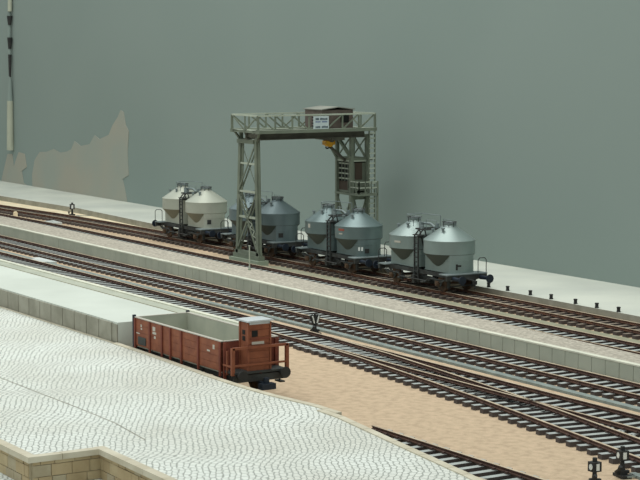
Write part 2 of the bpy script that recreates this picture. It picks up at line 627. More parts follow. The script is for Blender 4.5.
def track(label, line, rust=False, spacing=.65, first=None, gauge=.745, lens=None, view=None, jitter=0.0):
    """line: polyline in (u, v).  Nearest 100 sleepers in view are parts, the rest one stuff part."""
    line = resample(pts2(line))
    ln0 = Vector((line[0][0], line[0][1], 0))
    root = empty('railway_track', label, 'railway track', ln0, 0, )
    rel = [(p[0] - ln0.x, p[1] - ln0.y) for p in line]
    rm = ['railr', 'railtop'] if rust == 1 else ['rail', 'railtop']
    for s in (-1, 1):
        rail_mb(offset(rel, s * gauge)).build('rail', rm, root)
    # dark plate between the rails, shade between sleepers put into its colour
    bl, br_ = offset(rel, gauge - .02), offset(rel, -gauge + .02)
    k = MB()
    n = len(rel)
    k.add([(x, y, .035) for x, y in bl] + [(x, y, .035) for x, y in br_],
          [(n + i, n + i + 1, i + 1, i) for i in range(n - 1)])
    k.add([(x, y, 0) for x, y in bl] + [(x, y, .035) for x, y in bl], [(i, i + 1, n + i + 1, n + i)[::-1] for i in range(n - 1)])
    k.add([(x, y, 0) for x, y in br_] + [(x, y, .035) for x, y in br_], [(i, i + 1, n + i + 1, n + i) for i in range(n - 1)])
    k.build('painted_gap_shade', 'gap_shade', root)
    # sleeper positions along the line
    acc = 0.0
    pos = []
    nxt = spacing / 2
    for a, b in zip(rel, rel[1:]):
        a = Vector(a)
        b = Vector(b)
        L = (b - a).length
        while nxt <= acc + L:
            q = a.lerp(b, (nxt - acc) / L)
            pos.append((q, math.atan2(b.y - a.y, b.x - a.x)))
            nxt += spacing
        acc += L
    if view:
        vis = [i for i, (q, t) in enumerate(pos) if view[0] <= q.x + ln0.x - U0 <= view[1]]
    else:
        vis = list(range(len(pos)))
    vis.sort(key=lambda i: (Vector((pos[i][0].x, pos[i][0].y, 0)) + ln0 - CAMP).length)
    near = set(vis[:99])
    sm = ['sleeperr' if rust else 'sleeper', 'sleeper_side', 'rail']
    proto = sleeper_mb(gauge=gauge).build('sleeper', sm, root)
    used = False
    rest = MB()
    base = sleeper_mb(gauge=gauge)
    for i, (q, t) in enumerate(pos):
        if lens and lens(q.x + ln0.x - U0) is None:
            continue
        if i in near:
            o = proto if not used else proto.copy()
            if used:
                col.objects.link(o)
                o.parent = root
            used = True
            o.location = Vector((q.x, q.y, 0)) * S
            o.rotation_euler = (0, 0, t + random.uniform(-1, 1) * jitter)
        else:
            m4 = Matrix.Translation((q.x, q.y, 0)) @ Matrix.Rotation(t, 4, 'Z')
            o_ = len(rest.v)
            rest.v += [m4 @ x for x in base.v]
            rest.f += [[k + o_ for k in f] for f in base.f]
            rest.m += base.m
            rest.s += base.s
    if rest.v:
        tag(rest.build('sleeper', sm, root), kind='stuff')
    return root


T1 = [(-170, 51.6), (-150, 53.1), (-137, 54.15), (-128, 55.05), (-121, 55.45), (-112, 55.75), (-95, 55.72), (-76, 55.5),
      (-62, 55.35), (-20, 55.1)]
track('rusty far track carrying the four silo wagons', T1, rust=1, view=(-160, -58), gauge=.73)
track('half sunken track between the gravel strip and the crane', [(-136, 51.1), (-120, 51.55), (-20, 51.5)], rust=0, view=(-150, -50))
track('middle track at the foot of the concrete panel wall', [(-170, 45.35), (-20, 45.3)], view=(-120, -45))
track('straight track running behind the brown wagon', [(-170, 41.55), (-90, 41.65), (-75, 41.4), (-20, 41.33)],
      view=(-108, -40))
BR = [(-67.5, 41.33), (-63, 41.12), (-59, 40.72), (-53.5, 40.1), (-50, 39.62), (-47.6, 39.25), (-42.8, 38.5), (-37, 37.5),
      (-28, 35.9), (-20, 34.4)]
track('branch track curving away from the straight track at lower right', BR, view=(-60, -20), spacing=.66)
track('short siding half hidden behind the slanting yard kerb', [(-51.2, 32.68), (-20, 32.75)], view=(-52, -20))

# ------------------------------------------------------------------ small line-side things
g0 = None
for i, (a, b) in enumerate([(-76.22, 57.15), (-74.61, 57.15), (-72.71, 57.12), (-71.03, 57.1), (-69.1, 57.05), (-67.49, 57.03),
                            (-65.92, 57.03)]):
    if g0 is None:
        k = MB()
        k.tube((0, 0, 0), (0, 0, .05), .10, 10)
        k.tube((0, 0, .05), (0, 0, .19), .085, 10)
        k.tube((0, 0, .19), (0, 0, .24), .10, 10)
        g0 = k.build('bollard', 'black')
        o = g0
    else:
        o = g0.copy()
        col.objects.link(o)
    o.location = P(a - .5, b + .02, .45) * S
    nm = ['small black bollard nearest the rightmost silo wagon buffers', 'second small black bollard from the silo wagons',
          'third small black bollard from the silo wagons', 'middle one of the seven small black bollards',
          'fifth small black bollard from the silo wagons', 'last but one small black bollard towards the right',
          'rightmost small black bollard on the far platform edge']
    tag(o, nm[i], 'bollard', 'black bollards on the far platform edge')

# marker post in front of the crane foot
r0 = empty('marker_post', 'thin pale marker post standing before the near crane leg', 'post', P(-87.17, 48.94, .775))
k = MB()
k.tube((0, 0, 0), (0, 0, .08), .09, 8)
k.build('base', 'crane_base', r0)
k = MB()
k.tube((0, 0, .08), (0, 0, 1.30), .035, 8)
k.box(-.045, .045, -.045, .045, 1.30, 1.34)
k.build('pole', 'crane_l', r0)


def lantern(label, u, v, rz, h=.9, big=1.0, rods=True, splay=0.0):
    r = empty('switch_lantern', label, 'switch lantern', P(u, v, 0), rz, 'switch lanterns beside the points')
    k = MB()
    k.box(-.30, .30, -.16, .16, 0, .09)
    k.box(-.12, .12, -.12, .12, .09, .22)
    k.build('base_plate', 'black', r)
    k = MB()
    k.box(-.05, .05, -.22, .22, .10, .20)
    k.tube((0, -.24, .18), (.30, -.26, .34), .03, 6)
    k.tube((.28, -.26, .30), (.36, -.26, .42), .06, 8)
    k.build('lever', 'black', r)
    k = MB()
    k.tube((0, 0, .2), (0, 0, h - .42), .085, 8, r2=.06)
    k.build('post', 'black', r)
    if splay:
        for s in (-1, 1):
            k = MB()
            k.bar((0, s * .03, h - .48), (0, s * splay, h - .05), .10, .16)
            a = k.build('arm', 'black', r)
            k = MB()
            k.bar((.06, s * .07, h - .42), (.06, s * (splay - .03), h - .09), .07, .05)
            k.build('white_bar', 'white', a)
        k = MB()
        k.tube((0, 0, h - .30), (0, 0, h), .06, 8)
        k.build('cap', 'black', r)
    else:
        b_ = .20 * big
        k = MB()
        k.box(-b_, b_, -b_, b_, h - .42, h - .42 + 2 * b_)
        hd = k.build('lamp_box', 'black', r)
        k = MB()
        t = h - .42 + b_
        pts = [(.55 * b_ * math.cos(q), -b_ - .012, t + .62 * b_ * math.sin(q)) for q in [2 * math.pi * j / 14 for j in range(14)]]
        pb = [(x, -b_ + .01, z) for x, y, z in pts]
        n = 14
        k.add(pts, [tuple(range(n))])
        k.add(pb + pts, [(j, (j + 1) % n, n + (j + 1) % n, n + j) for j in range(n)])
        k.build('round_lens', 'white', hd)
        k = MB()
        k.box(b_ - .01, b_ + .012, -.4 * b_, .4 * b_, t - .7 * b_, t + .7 * b_)
        k.build('arrow_pane', 'white', hd)
        k = MB()
        k.tube((0, 0, h - .42 + 2 * b_), (0, 0, h - .42 + 2 * b_ + .12), .07, 8)
        k.build('chimney', 'black', r)
    if rods:
        k = MB()
        k.bar((.05, .0, .06), (.12, 1.35, .06), .05, .05)
        k.bar((.30, .0, .06), (.34, 1.35, .06), .05, .05)
        k.box(-.1, .6, .30, .5, .0, .09)
        k.build('throw_rod', 'duct', r)
    return r


lantern('black signal with splayed white bars beside the middle track', -70.6, 42.98, 0, .92, rods=False, splay=.20)
lantern('dark switch lantern in the bottom right corner between siding and branch', -41.75, 35.05, 0, .86, .72, rods=False)
lantern('dark switch lantern against the branch track sleepers at lower right', -42.2, 36.5, R(-12), .95, .72)
lantern('tiny dark switch lantern on the bare board at far left', -128.3, 56.85, R(-20), 1.0, .9)

# covers of the point machines
k = MB()
k.box(-1.35, 1.35, -.38, .1, 0, .16)
k.box(-.6, 1.2, -.85, -.42, 0, .17)
o = k.build('point_machine_cover', 'plywhite')
o.location = P(-102.4, 43.65, 0) * S
tag(o, 'flat pale cover plates beside the middle track at left', 'cover plate')
k = MB()
k.box(-.75, .75, -.35, .35, 0, .30)
k.box(-.3, .3, -.15, .15, .30, .36)
o = k.build('point_machine_cover', 'plywhite')
o.location = P(-122.6, 52.85, 0) * S
tag(o, 'small pale cover between the two far tracks at left', 'cover plate')
k = MB()
k.box(-.13, .13, -.13, .13, 0, .30)
k.box(-.09, .09, -.09, .09, .30, .38)
o = k.build('marker_stone', 'wood')
o.location = P(-130.7, 53.3, 0) * S
tag(o, 'tiny cream marker stone between the far left tracks', 'stone')

# pale cord with black bands hanging against the backdrop
r0 = empty('hanging_cord', 'pale cord with black bands hanging against the backdrop at left', 'cord', P(-156.5, 63.45, 3.4))
k = MB()
k.tube((0, 0, 0), (.12, 0, 4.4), .32, 10, r2=.27)
k.build('lower_cord', 'pole', r0)
k = MB()
k.tube((.12, 0, 4.4), (.2, 0, 6.4), .27, 10, r2=.13)
k.tube((.2, 0, 6.4), (.15, 0, 10), .12, 8, r2=.17)
k.tube((.15, 0, 10), (.55, 0, 20), .17, 8)
k.build('upper_cord', 'wall', r0)
for za, zb, rr_ in ((5.9, 8.5, .17), (9.0, 10.0, .24), (11.1, 11.9, .26)):
    k = MB()
    xc = lambda z: .2 + (z - 6.4) * .025
    k.tube((xc(za), 0, za), (xc(zb), 0, zb), rr_ * .6, 8, r2=rr_)
    k.build('black_band', 'black', r0)
k = MB()
k.tube((.42, 0, 12.3), (.5, 0, 13.6), .2, 8)
k.build('white_band', 'pole', r0)
k = MB()
k.tube((.5, 0, 13.9), (.55, 0, 16.5), .28, 8)
k.build('black_band', 'black', r0)


# ------------------------------------------------------------------ silo wagon
RT = SLH + .02 + .13          # rail top
TX = 1.62                     # tank offset from the wagon centre
TR = 1.33                     # tank radius


def clipped(r, c, n=40):
    pts = []
    for j in range(n):
        t = 2 * math.pi * j / n
        pts.append((r * math.cos(t), r * math.sin(t)))
    # clip |y| <= c
    out = []
    for j in range(n):
        a, b = pts[j], pts[(j + 1) % n]
        if abs(a[1]) <= c:
            out.append(a)
        if (abs(a[1]) <= c) != (abs(b[1]) <= c):
            s = c if (a[1] + b[1]) > 0 else -c
            x = math.sqrt(r * r - c * c) * (1 if (a[0] + b[0]) > 0 else -1)
            out.append((x, s))
    return out


def silo_wagon(label, u, tankmat, hopmat, marks):
    v = interp(T1, u)
    v2 = interp(T1, u + 2)
    v1 = interp(T1, u - 2)
    rz = math.atan2(v2 - v1, 4)
    r = empty('silo_wagon', label, 'silo wagon', P(u, v, 0), rz, 'silo wagons coupled in a row on the far track')
    # frame
    k = MB()
    for s in (-1, 1):
        k.box(-3.15, 3.15, s * .86 - .07, s * .86 + .07, 1.07, 1.27)
    for x in (-3.1, -2.6, -.5, .5, 2.6, 3.1):
        k.box(x - .07, x + .07, -.86, .86, 1.0, 1.22)
    k.box(-3.1, 3.1, -.2, .2, 1.0, 1.2)
    for s in (-1, 1):
        k.box(s * 3.15 - .07, s * 3.15 + .07, -1.24, 1.24, 1.0, 1.25)
    k.build('frame', 'under', r)
    for s in (-1, 1):
        k = MB()
        k.box(min(s * 3.24, s * 2.5), max(s * 3.24, s * 2.5), -1.25, 1.25, 1.25, 1.30)
        k.build('deck', 'deck', r)
    # buffers
    for s in (-1, 1):
        for t in (-1, 1):
            k = MB()
            k.tube((s * 3.22, t * .85, 1.08), (s * 3.75, t * .85, 1.08), .12, 10, r2=.09)
            k.tube((s * 3.75, t * .85, 1.08), (s * 3.97, t * .85, 1.08), .05, 8)
            k.tube((s * 3.97, t * .85, 1.08), (s * 4.04, t * .85, 1.08), .22, 14)
            k.build('buffer', 'navy', r)
        k = MB()
        k.tube((s * 3.22, 0, 1.02), (s * 3.9, 0, 1.0), .05, 8)
        k.box(min(s * 3.8, s * 3.98), max(s * 3.8, s * 3.98), -.08, .08, .82, 1.02)
        k.tube((s * 3.9, 0, .84), (s * 3.93, 0, .6), .04, 8)
        k.build('coupling', 'black', r)
    # wheelsets + axle guards
    for x in (-2.15, 2.15):
        k = MB()
        k.tube((x, -.95, RT + .43), (x, .95, RT + .43), .07, 8)
        for t in (-1, 1):
            k.tube((x, t * .70, RT + .43), (x, t * .80, RT + .43), .43, 24)
            k.tube((x, t * .67, RT + .43), (x, t * .70, RT + .43), .455, 24)
            k.tube((x, t * .80, RT + .43), (x, t * .84, RT + .43), .16, 12)
        k.build('wheelset', 'wheel', r)
        for t in (-1, 1):
            k = MB()
            y = t * 1.03
            k.bar((x - .42, y, 1.0), (x - .13, y, RT + .28), .05, .10)
            k.bar((x + .42, y, 1.0), (x + .13, y, RT + .28), .05, .10)
            k.bar((x - .15, y, RT + .28), (x + .15, y, RT + .28), .05, .07)
            k.bar((x - .62, y, .99), (x - .3, y, .86), .12, .06)
            k.bar((x - .3, y, .86), (x + .3, y, .86), .12, .09)
            k.bar((x + .3, y, .86), (x + .62, y, .99), .12, .06)
            ag = k.build('axle_guard', 'under', r)
            k = MB()
            k.box(x - .14, x + .14, y - .12, y + .12, RT + .30, RT + .56)
            k.tube((x, y + t * .10, RT + .42), (x, y + t * .16, RT + .42), .09, 10)
            k.build('axle_box', 'wheel', ag)
        for dx in (-.52, .52):
            k = MB()
            for t in (-1, 1):
                k.box(x + dx - .05, x + dx + .05, t * .75 - .07, t * .75 + .07, RT + .22, RT + .62)
                k.bar((x + dx, t * .75, RT + .6), (x + dx * 1.1, t * .75, 1.02), .05, .05)
            k.bar((x + dx, -.8, RT + .3), (x + dx, .8, RT + .3), .06, .06)
            k.build('brake_block', 'under', r)
    # air reservoirs and pipes below the frame
    k = MB()
    k.tube((-.95, -.45, .72), (.75, -.45, .72), .20, 12)
    k.tube((-.2, .35, .75), (.9, .35, .75), .16, 12)
    k.box(-.1, .1, -1.15, -.75, .55, 1.0)
    k.build('air_reservoir', 'under', r)
    k = MB()
    k.path([(-2.9, -1.0, .95), (-1.3, -1.18, .95), (-1.2, -1.18, .8), (1.3, -1.18, .8), (1.4, -1.18, .95), (2.9, -1.0, .95)], .035)
    k.path([(-1.2, -.9, .80), (-1.2, -1.3, .74), (-1.0, -1.34, .74)], .05)
    k.path([(1.2, -.9, .80), (1.2, -1.3, .74), (1.0, -1.34, .74)], .05)
    k.build('discharge_pipe', 'under', r)
    # the two tanks
    for s in (-1, 1):
        x = s * TX
        k = MB()
        k.lathe([(.40, 1.34), (.72, 1.58), (TR, 2.24), (TR, 2.90)], x, 0, 48)
        k.lathe([(TR + .015, 2.86), (TR + .015, 2.92)], x, 0, 48)
        k.lathe([(TR + .015, 2.92), (.27, 3.66), (.27, 3.72)], x, 0, 48)
        tk = k.build('tank', [tankmat], r)
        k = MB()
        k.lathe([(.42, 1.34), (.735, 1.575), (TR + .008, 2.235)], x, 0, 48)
        k.build('hopper', hopmat, tk)  # darker shell over the tank's cone, underside shade put into its colour
        k = MB()
        pl = [(x + a, b) for a, b in clipped(TR - .004, .74)]
        k.prism(pl, 1.30, 2.22)
        pl = [(x + a, b) for a, b in clipped(TR + .015, .76)]
        k.prism(pl, 1.92, 1.96)
        k.prism(pl, 1.30, 1.35)
        k.build('skirt', tankmat, tk)
        # hatch with its clamps
        k = MB()
        k.lathe([(.29, 3.72), (.29, 3.78), (.20, 3.82)], x, 0, 20)
        for j in range(4):
            t = math.pi / 4 + j * math.pi / 2
            k.tube((x + .32 * math.cos(t), .32 * math.sin(t), 3.60), (x + .32 * math.cos(t), .32 * math.sin(t), 3.82), .035, 6)
        h = k.build('hatch', 'deck', tk)
        k = MB()
        q = [(x + .37 * math.cos(t), .37 * math.sin(t), 3.82) for t in [math.pi * j / 6 for j in range(13)]]
        k.path(q, .02, 5)
        for t in (0, 1.57, 3.14, 4.71):
            k.tube((x + .37 * math.cos(t), .37 * math.sin(t), 3.58), (x + .37 * math.cos(t), .37 * math.sin(t), 3.82), .02, 5)
        k.build('hatch_rail', 'under', h)
        # valves on the cone
        k = MB()
        for t, rad in ((-2.3, .85), (-1.1, .7), (3.1 if s > 0 else .0, .75)):
            cx, cy = x + rad * math.cos(t), rad * math.sin(t)
            zc = 2.92 + (TR - rad) / (TR - .27) * .74
            k.tube((cx, cy, zc - .06), (cx, cy, zc + .16), .06, 8)
            k.tube((cx, cy, zc + .14), (cx, cy, zc + .2), .10, 8)
        k.build('valve', 'deck', tk)
        # lettering patches on the cylinder
        for (ss, ang, z, ww, hh, mt) in marks:
            if ss != s:
                continue
            t = R(ang)
            cx, cy = x + (TR + .0) * math.cos(t), (TR + .0) * math.sin(t)
            m4 = Matrix.Translation((cx, cy, z)) @ Matrix.Rotation(t, 4, 'Z')
            k = MB()
            k.box(-.02, .015, -ww / 2, ww / 2, -hh / 2, hh / 2, 0, None, m4)
            k.build('marking', mt, tk)
    # ladder and catwalk between the tanks
    for t in (-1,):
        k = MB()
        y = t * 1.02
        for x in (-.07, .27):
            k.bar((x, y, .62), (x, y, 3.02), .05, .08)
            k.bar((x, y, 3.02), (x, t * .72, 3.34), .05, .06)
            k.bar((x, y, 1.2), (x, t * .8, 1.2), .05, .05)
            k.bar((x, y, 2.95), (x, t * .5, 2.95), .05, .05)
        z = .7
        while z < 3.1:
            k.tube((-.07, y, z), (.27, y, z), .03, 6)
            z += .24
        k.box(-.3, .4, -1.0, -.7, 3.02, 3.07)
        k.build('ladder', 'under', r)
    k = MB()
    k.box(-.42, .42, -.75, .75, 3.30, 3.35)
    for sx in (-.25, .25):
        k.bar((sx, -.6, 3.3), (sx, -.3, 2.3), .05, .05)
        k.bar((sx, .6, 3.3), (sx, .3, 2.3), .05, .05)
    for sx in (-.42, -.14, .14):
        k.box(sx, sx + .04, -.75, .75, 3.35, 3.37)
    k.build('catwalk', 'under', r)
    k = MB()
    k.path([(-1.62, -.48, 3.66), (-1.62, -.48, 3.98), (-.1, -.62, 3.98), (-.1, -.62, 3.35)], .022, 5)
    k.path([(-.9, -.55, 3.4), (-.9, -.55, 3.98)], .02, 5)
    k.path([(-1.62, -.48, 3.98), (-1.62, .48, 3.98), (-.1, .62, 3.98), (-.1, .62, 3.35)], .022, 5)
    k.path([(.3, -.55, 3.35), (.3, -.55, 3.85), (1.1, -.45, 3.85), (1.1, -.45, 3.5)], .018, 5)
    k.path([(.3, .55, 3.35), (.3, .55, 3.85), (1.1, .45, 3.85)], .018, 5)
    k.build('handrail', 'deck', r)
    k = MB()
    k.path([(-.55, -.3, 3.5), (-.2, -.35, 3.62), (.2, -.2, 3.62), (.6, -.2, 3.46)], .06, 8)
    k.tube((-.25, -.5, 3.37), (-.25, -.5, 3.68), .11, 10)
    k.tube((.22, .2, 3.37), (.22, .2, 3.62), .10, 10)
    k.tube((.05, -.62, 3.35), (.05, -.62, 3.55), .09, 10)
    k.build('filling_pipe', 'deck', r)
    # end handrails
    for s in (-1, 1):
        for y in ((.98,) if s > 0 else (-.98,)):
            k = MB()
            xx = s * 3.17
            k.path([(xx, y - .27, 1.30), (xx, y - .27, 1.95), (xx, y - .17, 2.06), (xx, y + .13, 2.06),
                    (xx, y + .24, 1.95), (xx, y + .24, 1.30)], .022, 5)
            k.build('end_handrail', 'under', r)
    return r


mk_w = 'mark'
silo_wagon('cream white twin silo wagon at the left end of the row', -106.5, 'tank_cream', 'hop_cream_shaded', [(1, -20, 1.7, .25, .28, 'under')])
silo_wagon('blue grey twin silo wagon standing behind the near crane leg', -97.43, 'tank_blue', 'hop_grey_shaded',
           [(1, -22, 1.66, .28, .26, 'black'), (1, -95, 2.75, .2, .16, 'mark')])
silo_wagon('teal grey twin silo wagon with a small red plate', -88.32, 'tank_teal', 'hop_grey_shaded',
           [(1, -78, 2.74, .42, .12, 'red'), (1, -80, 2.52, .28, .07, 'mark'), (-1, -86, 2.68, .2, .22, 'mark'),
            (1, -12, 1.6, .25, .25, 'black'), (1, -31, 1.72, .10, .2, 'white'), (1, -24, 1.72, .10, .2, 'white')])
silo_wagon('light grey twin silo wagon at the right end of the row', -79.53, 'tank_grey', 'hop_grey_shaded',
           [(1, -18, 1.62, .10, .30, 'black'), (1, -12, 1.68, .2, .09, 'black'), (-1, -75, 2.6, .42, .10, 'mark')])


# ------------------------------------------------------------------ gantry crane
GB = P(-94.95, 56.9, 0)
crane = empty('gantry_crane', 'grey green lattice gantry crane straddling the silo wagons', 'gantry crane', GB)


def CB(u, v, z):                      # crane coordinates
    return P(u, v, z) - GB


UA, UB_ = -95.7, -92.63              # the two truss planes
VN, VF = 52.6, 60.55
ZB, ZT = 7.92, 8.80


def truss(uu, name, flip=False):
    k = MB()
    k.bar(CB(uu, VN, ZT), CB(uu, VF, ZT), .10, .09, 1)
    n = 7
    st = (VF - VN) / n
    for i in range(n + 1):
        v = VN + st * i
        k.bar(CB(uu, v, ZB), CB(uu, v, ZT), .07, .09 if 0 < i < n else .14)
    for i in range(n):
        a, b = VN + st * i, VN + st * (i + 1)
        if i < 3:
            k.bar(CB(uu, a, ZT), CB(uu, b, ZB), .06, .08)
        else:
            k.bar(CB(uu, a, ZB), CB(uu, b, ZT), .06, .08)
    return k.build(name, ['crane', 'crane_l'], crane)


truss(UB_, 'side_truss')
truss(UA, 'side_truss')
k = MB()
for uu in (UA, UB_):
    k.box(*(CB(uu, 0, 0).x - .16, CB(uu, 0, 0).x + .16), CB(0, VN - .05, 0).y, CB(0, VF + .05, 0).y, ZB - .14, ZB + .06, 0, 1)
k.box(CB(UA, 0, 0).x, CB(UB_, 0, 0).x, CB(0, VN, 0).y, CB(0, VN + .35, 0).y, ZB - .12, ZB + .02, 0, 1)
k.box(CB(UA, 0, 0).x, CB(UB_, 0, 0).x, CB(0, VF - .35, 0).y, CB(0, VF, 0).y, ZB - .12, ZB + .02, 0, 1)
k.box(CB(UA, 0, 0).x, CB(-95.0, 0, 0).x, CB(0, VN, 0).y, CB(0, VF, 0).y, ZB - .04, ZB, 0, 1)
k.box(CB(-93.3, 0, 0).x, CB(UB_, 0, 0).x, CB(0, VN, 0).y, CB(0, VF, 0).y, ZB - .04, ZB, 0, 1)
k.build('walkway', ['crane', 'crane_l'], crane)
for vv in (VN, VF):   # end lattices of the girder
    k = MB()
    k.bar(CB(UA, vv, ZT), CB(UB_, vv, ZT), .09, .09, 1)
    um = (UA + UB_) / 2
    k.bar(CB(um, vv, ZB), CB(um, vv, ZT), .06, .07)
    k.bar(CB(UA, vv, ZT), CB(um, vv, ZB), .06, .08)
    k.bar(CB(UB_, vv, ZT), CB(um, vv, ZB), .06, .08)
    k.build('end_truss', ['crane', 'crane_l'], crane)
k = MB()   # twin main beams
for uu in (-94.9, -93.35):
    x = CB(uu, 0, 0).x
    y0, y1 = CB(0, VN + .45, 0).y, CB(0, VF - .3, 0).y
    k.box(x - .2, x + .2, y0, y1, 7.38, 7.44)
    k.box(x - .05, x + .05, y0, y1, 7.44, 7.80)
    k.box(x - .2, x + .2, y0, y1, 7.78, 7.84)
for i in range(8):
    v = VN + .6 + i * 1.0
    k.bar(CB(-94.9, v, 7.6), CB(-93.35, v, 7.6), .10, .2)
k.build('main_beam', 'crane_d', crane)
# near leg
vn = 53.3
k = MB()
x0, x1 = CB(-96.75, 0, 0).x, CB(-93.35, 0, 0).x
k.box(x0, x1, CB(0, vn - .38, 0).y, CB(0, vn + .38, 0).y, 0.0, .36)
k.build('base_block', 'crane_base', crane)
k = MB()
k.box(CB(-96.6, 0, 0).x, CB(-93.5, 0, 0).x, CB(0, vn - .2, 0).y, CB(0, vn + .2, 0).y, .36, .62)
k.box(CB(-96.5, 0, 0).x, CB(-93.6, 0, 0).x, CB(0, vn - .13, 0).y, CB(0, vn + .13, 0).y, .62, .80)
k.build('sole_beam', 'crane', crane)
for (ub, ut) in ((-96.25, -95.85), (-93.8, -94.0)):
    k = MB()
    k.bar(CB(ub, vn, .6), CB(ut, vn, 7.4), .26, .26)
    k.bar(CB(ub - .14, vn, .6), CB(ut - .14, vn, 7.4), .34, .05)
    k.bar(CB(ub + .14, vn, .6), CB(ut + .14, vn, 7.4), .34, .05)
    k.build('leg', 'crane', crane)


def lp(side, z):      # point on a near leg
    (ub, ut) = ((-96.25, -95.85), (-93.8, -94.0))[side]
    return CB(ub + (ut - ub) * (z - .6) / 6.8, vn, z)


k = MB()
k.bar(lp(0, 2.8), lp(1, 2.8), .2, .12, 1)
k.bar(lp(0, 4.3), lp(1, 4.3), .2, .11, 1)
k.bar(lp(0, 5.95), lp(1, 5.95), .2, .11, 1)
for dy in (-.1, .1):
    d = Vector((0, dy, 0))
    k.bar(lp(0, .8) + d, lp(1, 4.25) + d, .06, .11)
    k.bar(lp(1, .8) + d, lp(0, 4.25) + d, .06, .11)
    k.bar(lp(0, 4.35) + d, lp(1, 7.15) + d, .05, .09)
k.bar(lp(1, 4.35), lp(0, 7.15), .03, .04)
n = 16
for i in range(n):          # lattice flats of the diagonal
    a = lp(1, .9).lerp(lp(0, 4.2), i / n)
    b = lp(1, .9).lerp(lp(0, 4.2), (i + 1) / n)
    s = .1 if i % 2 else -.1
    k.bar(a + Vector((0, s, .06)), b + Vector((0, -s, .06)), .03, .05, 1)
k.build('cross_brace', ['crane', 'crane_l'], crane)
k = MB()
k.box(CB(-96.05, 0, 0).x, CB(-94.1, 0, 0).x, CB(0, vn - .2, 0).y, CB(0, vn + .2, 0).y, 7.12, 7.36, 0, 1)
k.bar(CB(-94.0, vn, 7.2), CB(-95.9, vn, 7.2), .12, .12)
k.bar(CB(-95.95, vn, 7.3), CB(UA, VN + .1, ZB), .10, .10)
k.bar(CB(-94.95, vn, 7.3), CB(-95.5, vn, 7.85), .10, .10)
k.bar(CB(-94.95, vn, 7.3), CB(-94.3, vn, 7.85), .10, .10)
k.bar(CB(-94.0, vn, 7.2), CB(UB_, VN + .1, ZB), .12, .12)
k.bar(CB(-95.9, vn, 7.3), CB(-95.9, vn, 7.85), .2, .2)
k.bar(CB(-93.9, vn, 7.3), CB(-93.9, vn, 7.85), .2, .2)
k.build('leg_head', ['crane', 'crane_l'], crane)

# far tower, on the far platform
va, vb = 59.75, 60.85
ua, ub = -95.55, -93.95
k = MB()
k.box(CB(ua - .3, 0, 0).x, CB(ub + .3, 0, 0).x, CB(0, va - .25, 0).y, CB(0, vb + .25, 0).y, .45, .72)
k.build('base_block', 'crane_base', crane)
for uu in (ua, ub):
    for vv in (va, vb):
        k = MB()
        k.bar(CB(uu, vv, .7), CB(uu, vv, 7.5), .17 if vv == va and uu == ua else .22, .2)
        k.build('leg', 'crane', crane)
k = MB()
def XB(p, q, z0, z1, both=True, t=.07):
    k.bar(CB(p[0], p[1], z0), CB(q[0], q[1], z1), t, t)
    if both:
        k.bar(CB(q[0], q[1], z0), CB(p[0], p[1], z1), t, t)
c00, c01, c10, c11 = (ua, va), (ua, vb), (ub, va), (ub, vb)
SIDES = ((c00, c10), (c10, c11), (c11, c01), (c01, c00))
for a, b in SIDES:
    for z in (2.1, 3.95):
        k.bar(CB(a[0], a[1], z), CB(b[0], b[1], z), .12, .14)
    m_ = ((a[0] + b[0]) / 2, (a[1] + b[1]) / 2)
    XB(a, m_, 3.9, 2.15, False)
    XB(b, m_, 3.9, 2.15, False)
    XB(a, b, .8, 2.1)
k.build('cross_brace', 'crane', crane)
k = MB()
for a, b in SIDES:
    for z in (6.05, 7.45):
        k.bar(CB(a[0], a[1], z), CB(b[0], b[1], z), .12, .14)
for a, b in ((c00, c10), (c01, c11)):
    XB(a, b, 7.45, 5.95, False, .10)
    XB(b, a, 7.45, 6.1, False, .06)
for a, b in ((c10, c11), (c00, c01)):
    XB(a, b, 7.45, 6.0, False, .08)
k.build('cross_brace', 'crane', crane)
for (a_, b_, t_) in ((-94.9, ua, .12), (-93.6, ub, .09)):
    k = MB()
    k.bar(CB(a_, 58.5, 7.4), CB(b_, va, 6.0), t_, t_)
    k.build('stay', 'crane', crane)
# cabin
k = MB()
X0, X1, Y0, Y1 = CB(ua, 0, 0).x + .05, CB(ub, 0, 0).x - .05, CB(0, va, 0).y + .05, CB(0, vb, 0).y - .05
k.box(X0, X1, Y0, Y1, 4.0, 4.12)
k.box(X0, X0 + .05, Y0, Y1, 4.12, 5.9)
k.box(X0, X1, Y1 - .05, Y1, 4.12, 5.9)
k.box(X1 - .05, X1, Y0, Y1, 3.6, 5.8)
k.box(X0, X1, Y0, Y0 + .05, 4.12, 4.3)
k.box(X1 - .25, X1, Y0, Y0 + .05, 4.3, 5.9)
k.box(X0 - .1, X1 + .1, Y0 - .1, Y1 + .1, 5.88, 5.98, 1)
cabn = k.build('cabin', ['crane', 'crane_l'], crane)
k = MB()
k.box(X0 + .06, X1 - .27, Y0 + .02, Y0 + .04, 4.3, 5.88)
k.build('window_pane', 'glass', cabn)
k = MB()
for z in (4.85, 5.15, 5.45, 5.75):
    k.box(X0, X1 - .3, Y0 - .03, Y0 + .02, z - .04, z + .04, 1)
for i in range(4):
    x = X0 + .05 + i * .36
    k.box(x - .025, x + .025, Y0 - .03, Y0 + .02, 4.7 if 0 < i < 3 else 4.15, 5.88)
k.build('window_bars', ['crane', 'crane_l'], cabn)
k = MB()
k.box(X1 + .002, X1 + .03, Y0 + .22, Y0 + .72, 4.8, 5.82)
k.build('door', 'door', cabn)
k = MB()
k.box(X0 + .1, X1 - .35, Y0 - .01, Y0 + .03, 4.15, 4.68)
k.build('dark_panel', 'door', cabn)
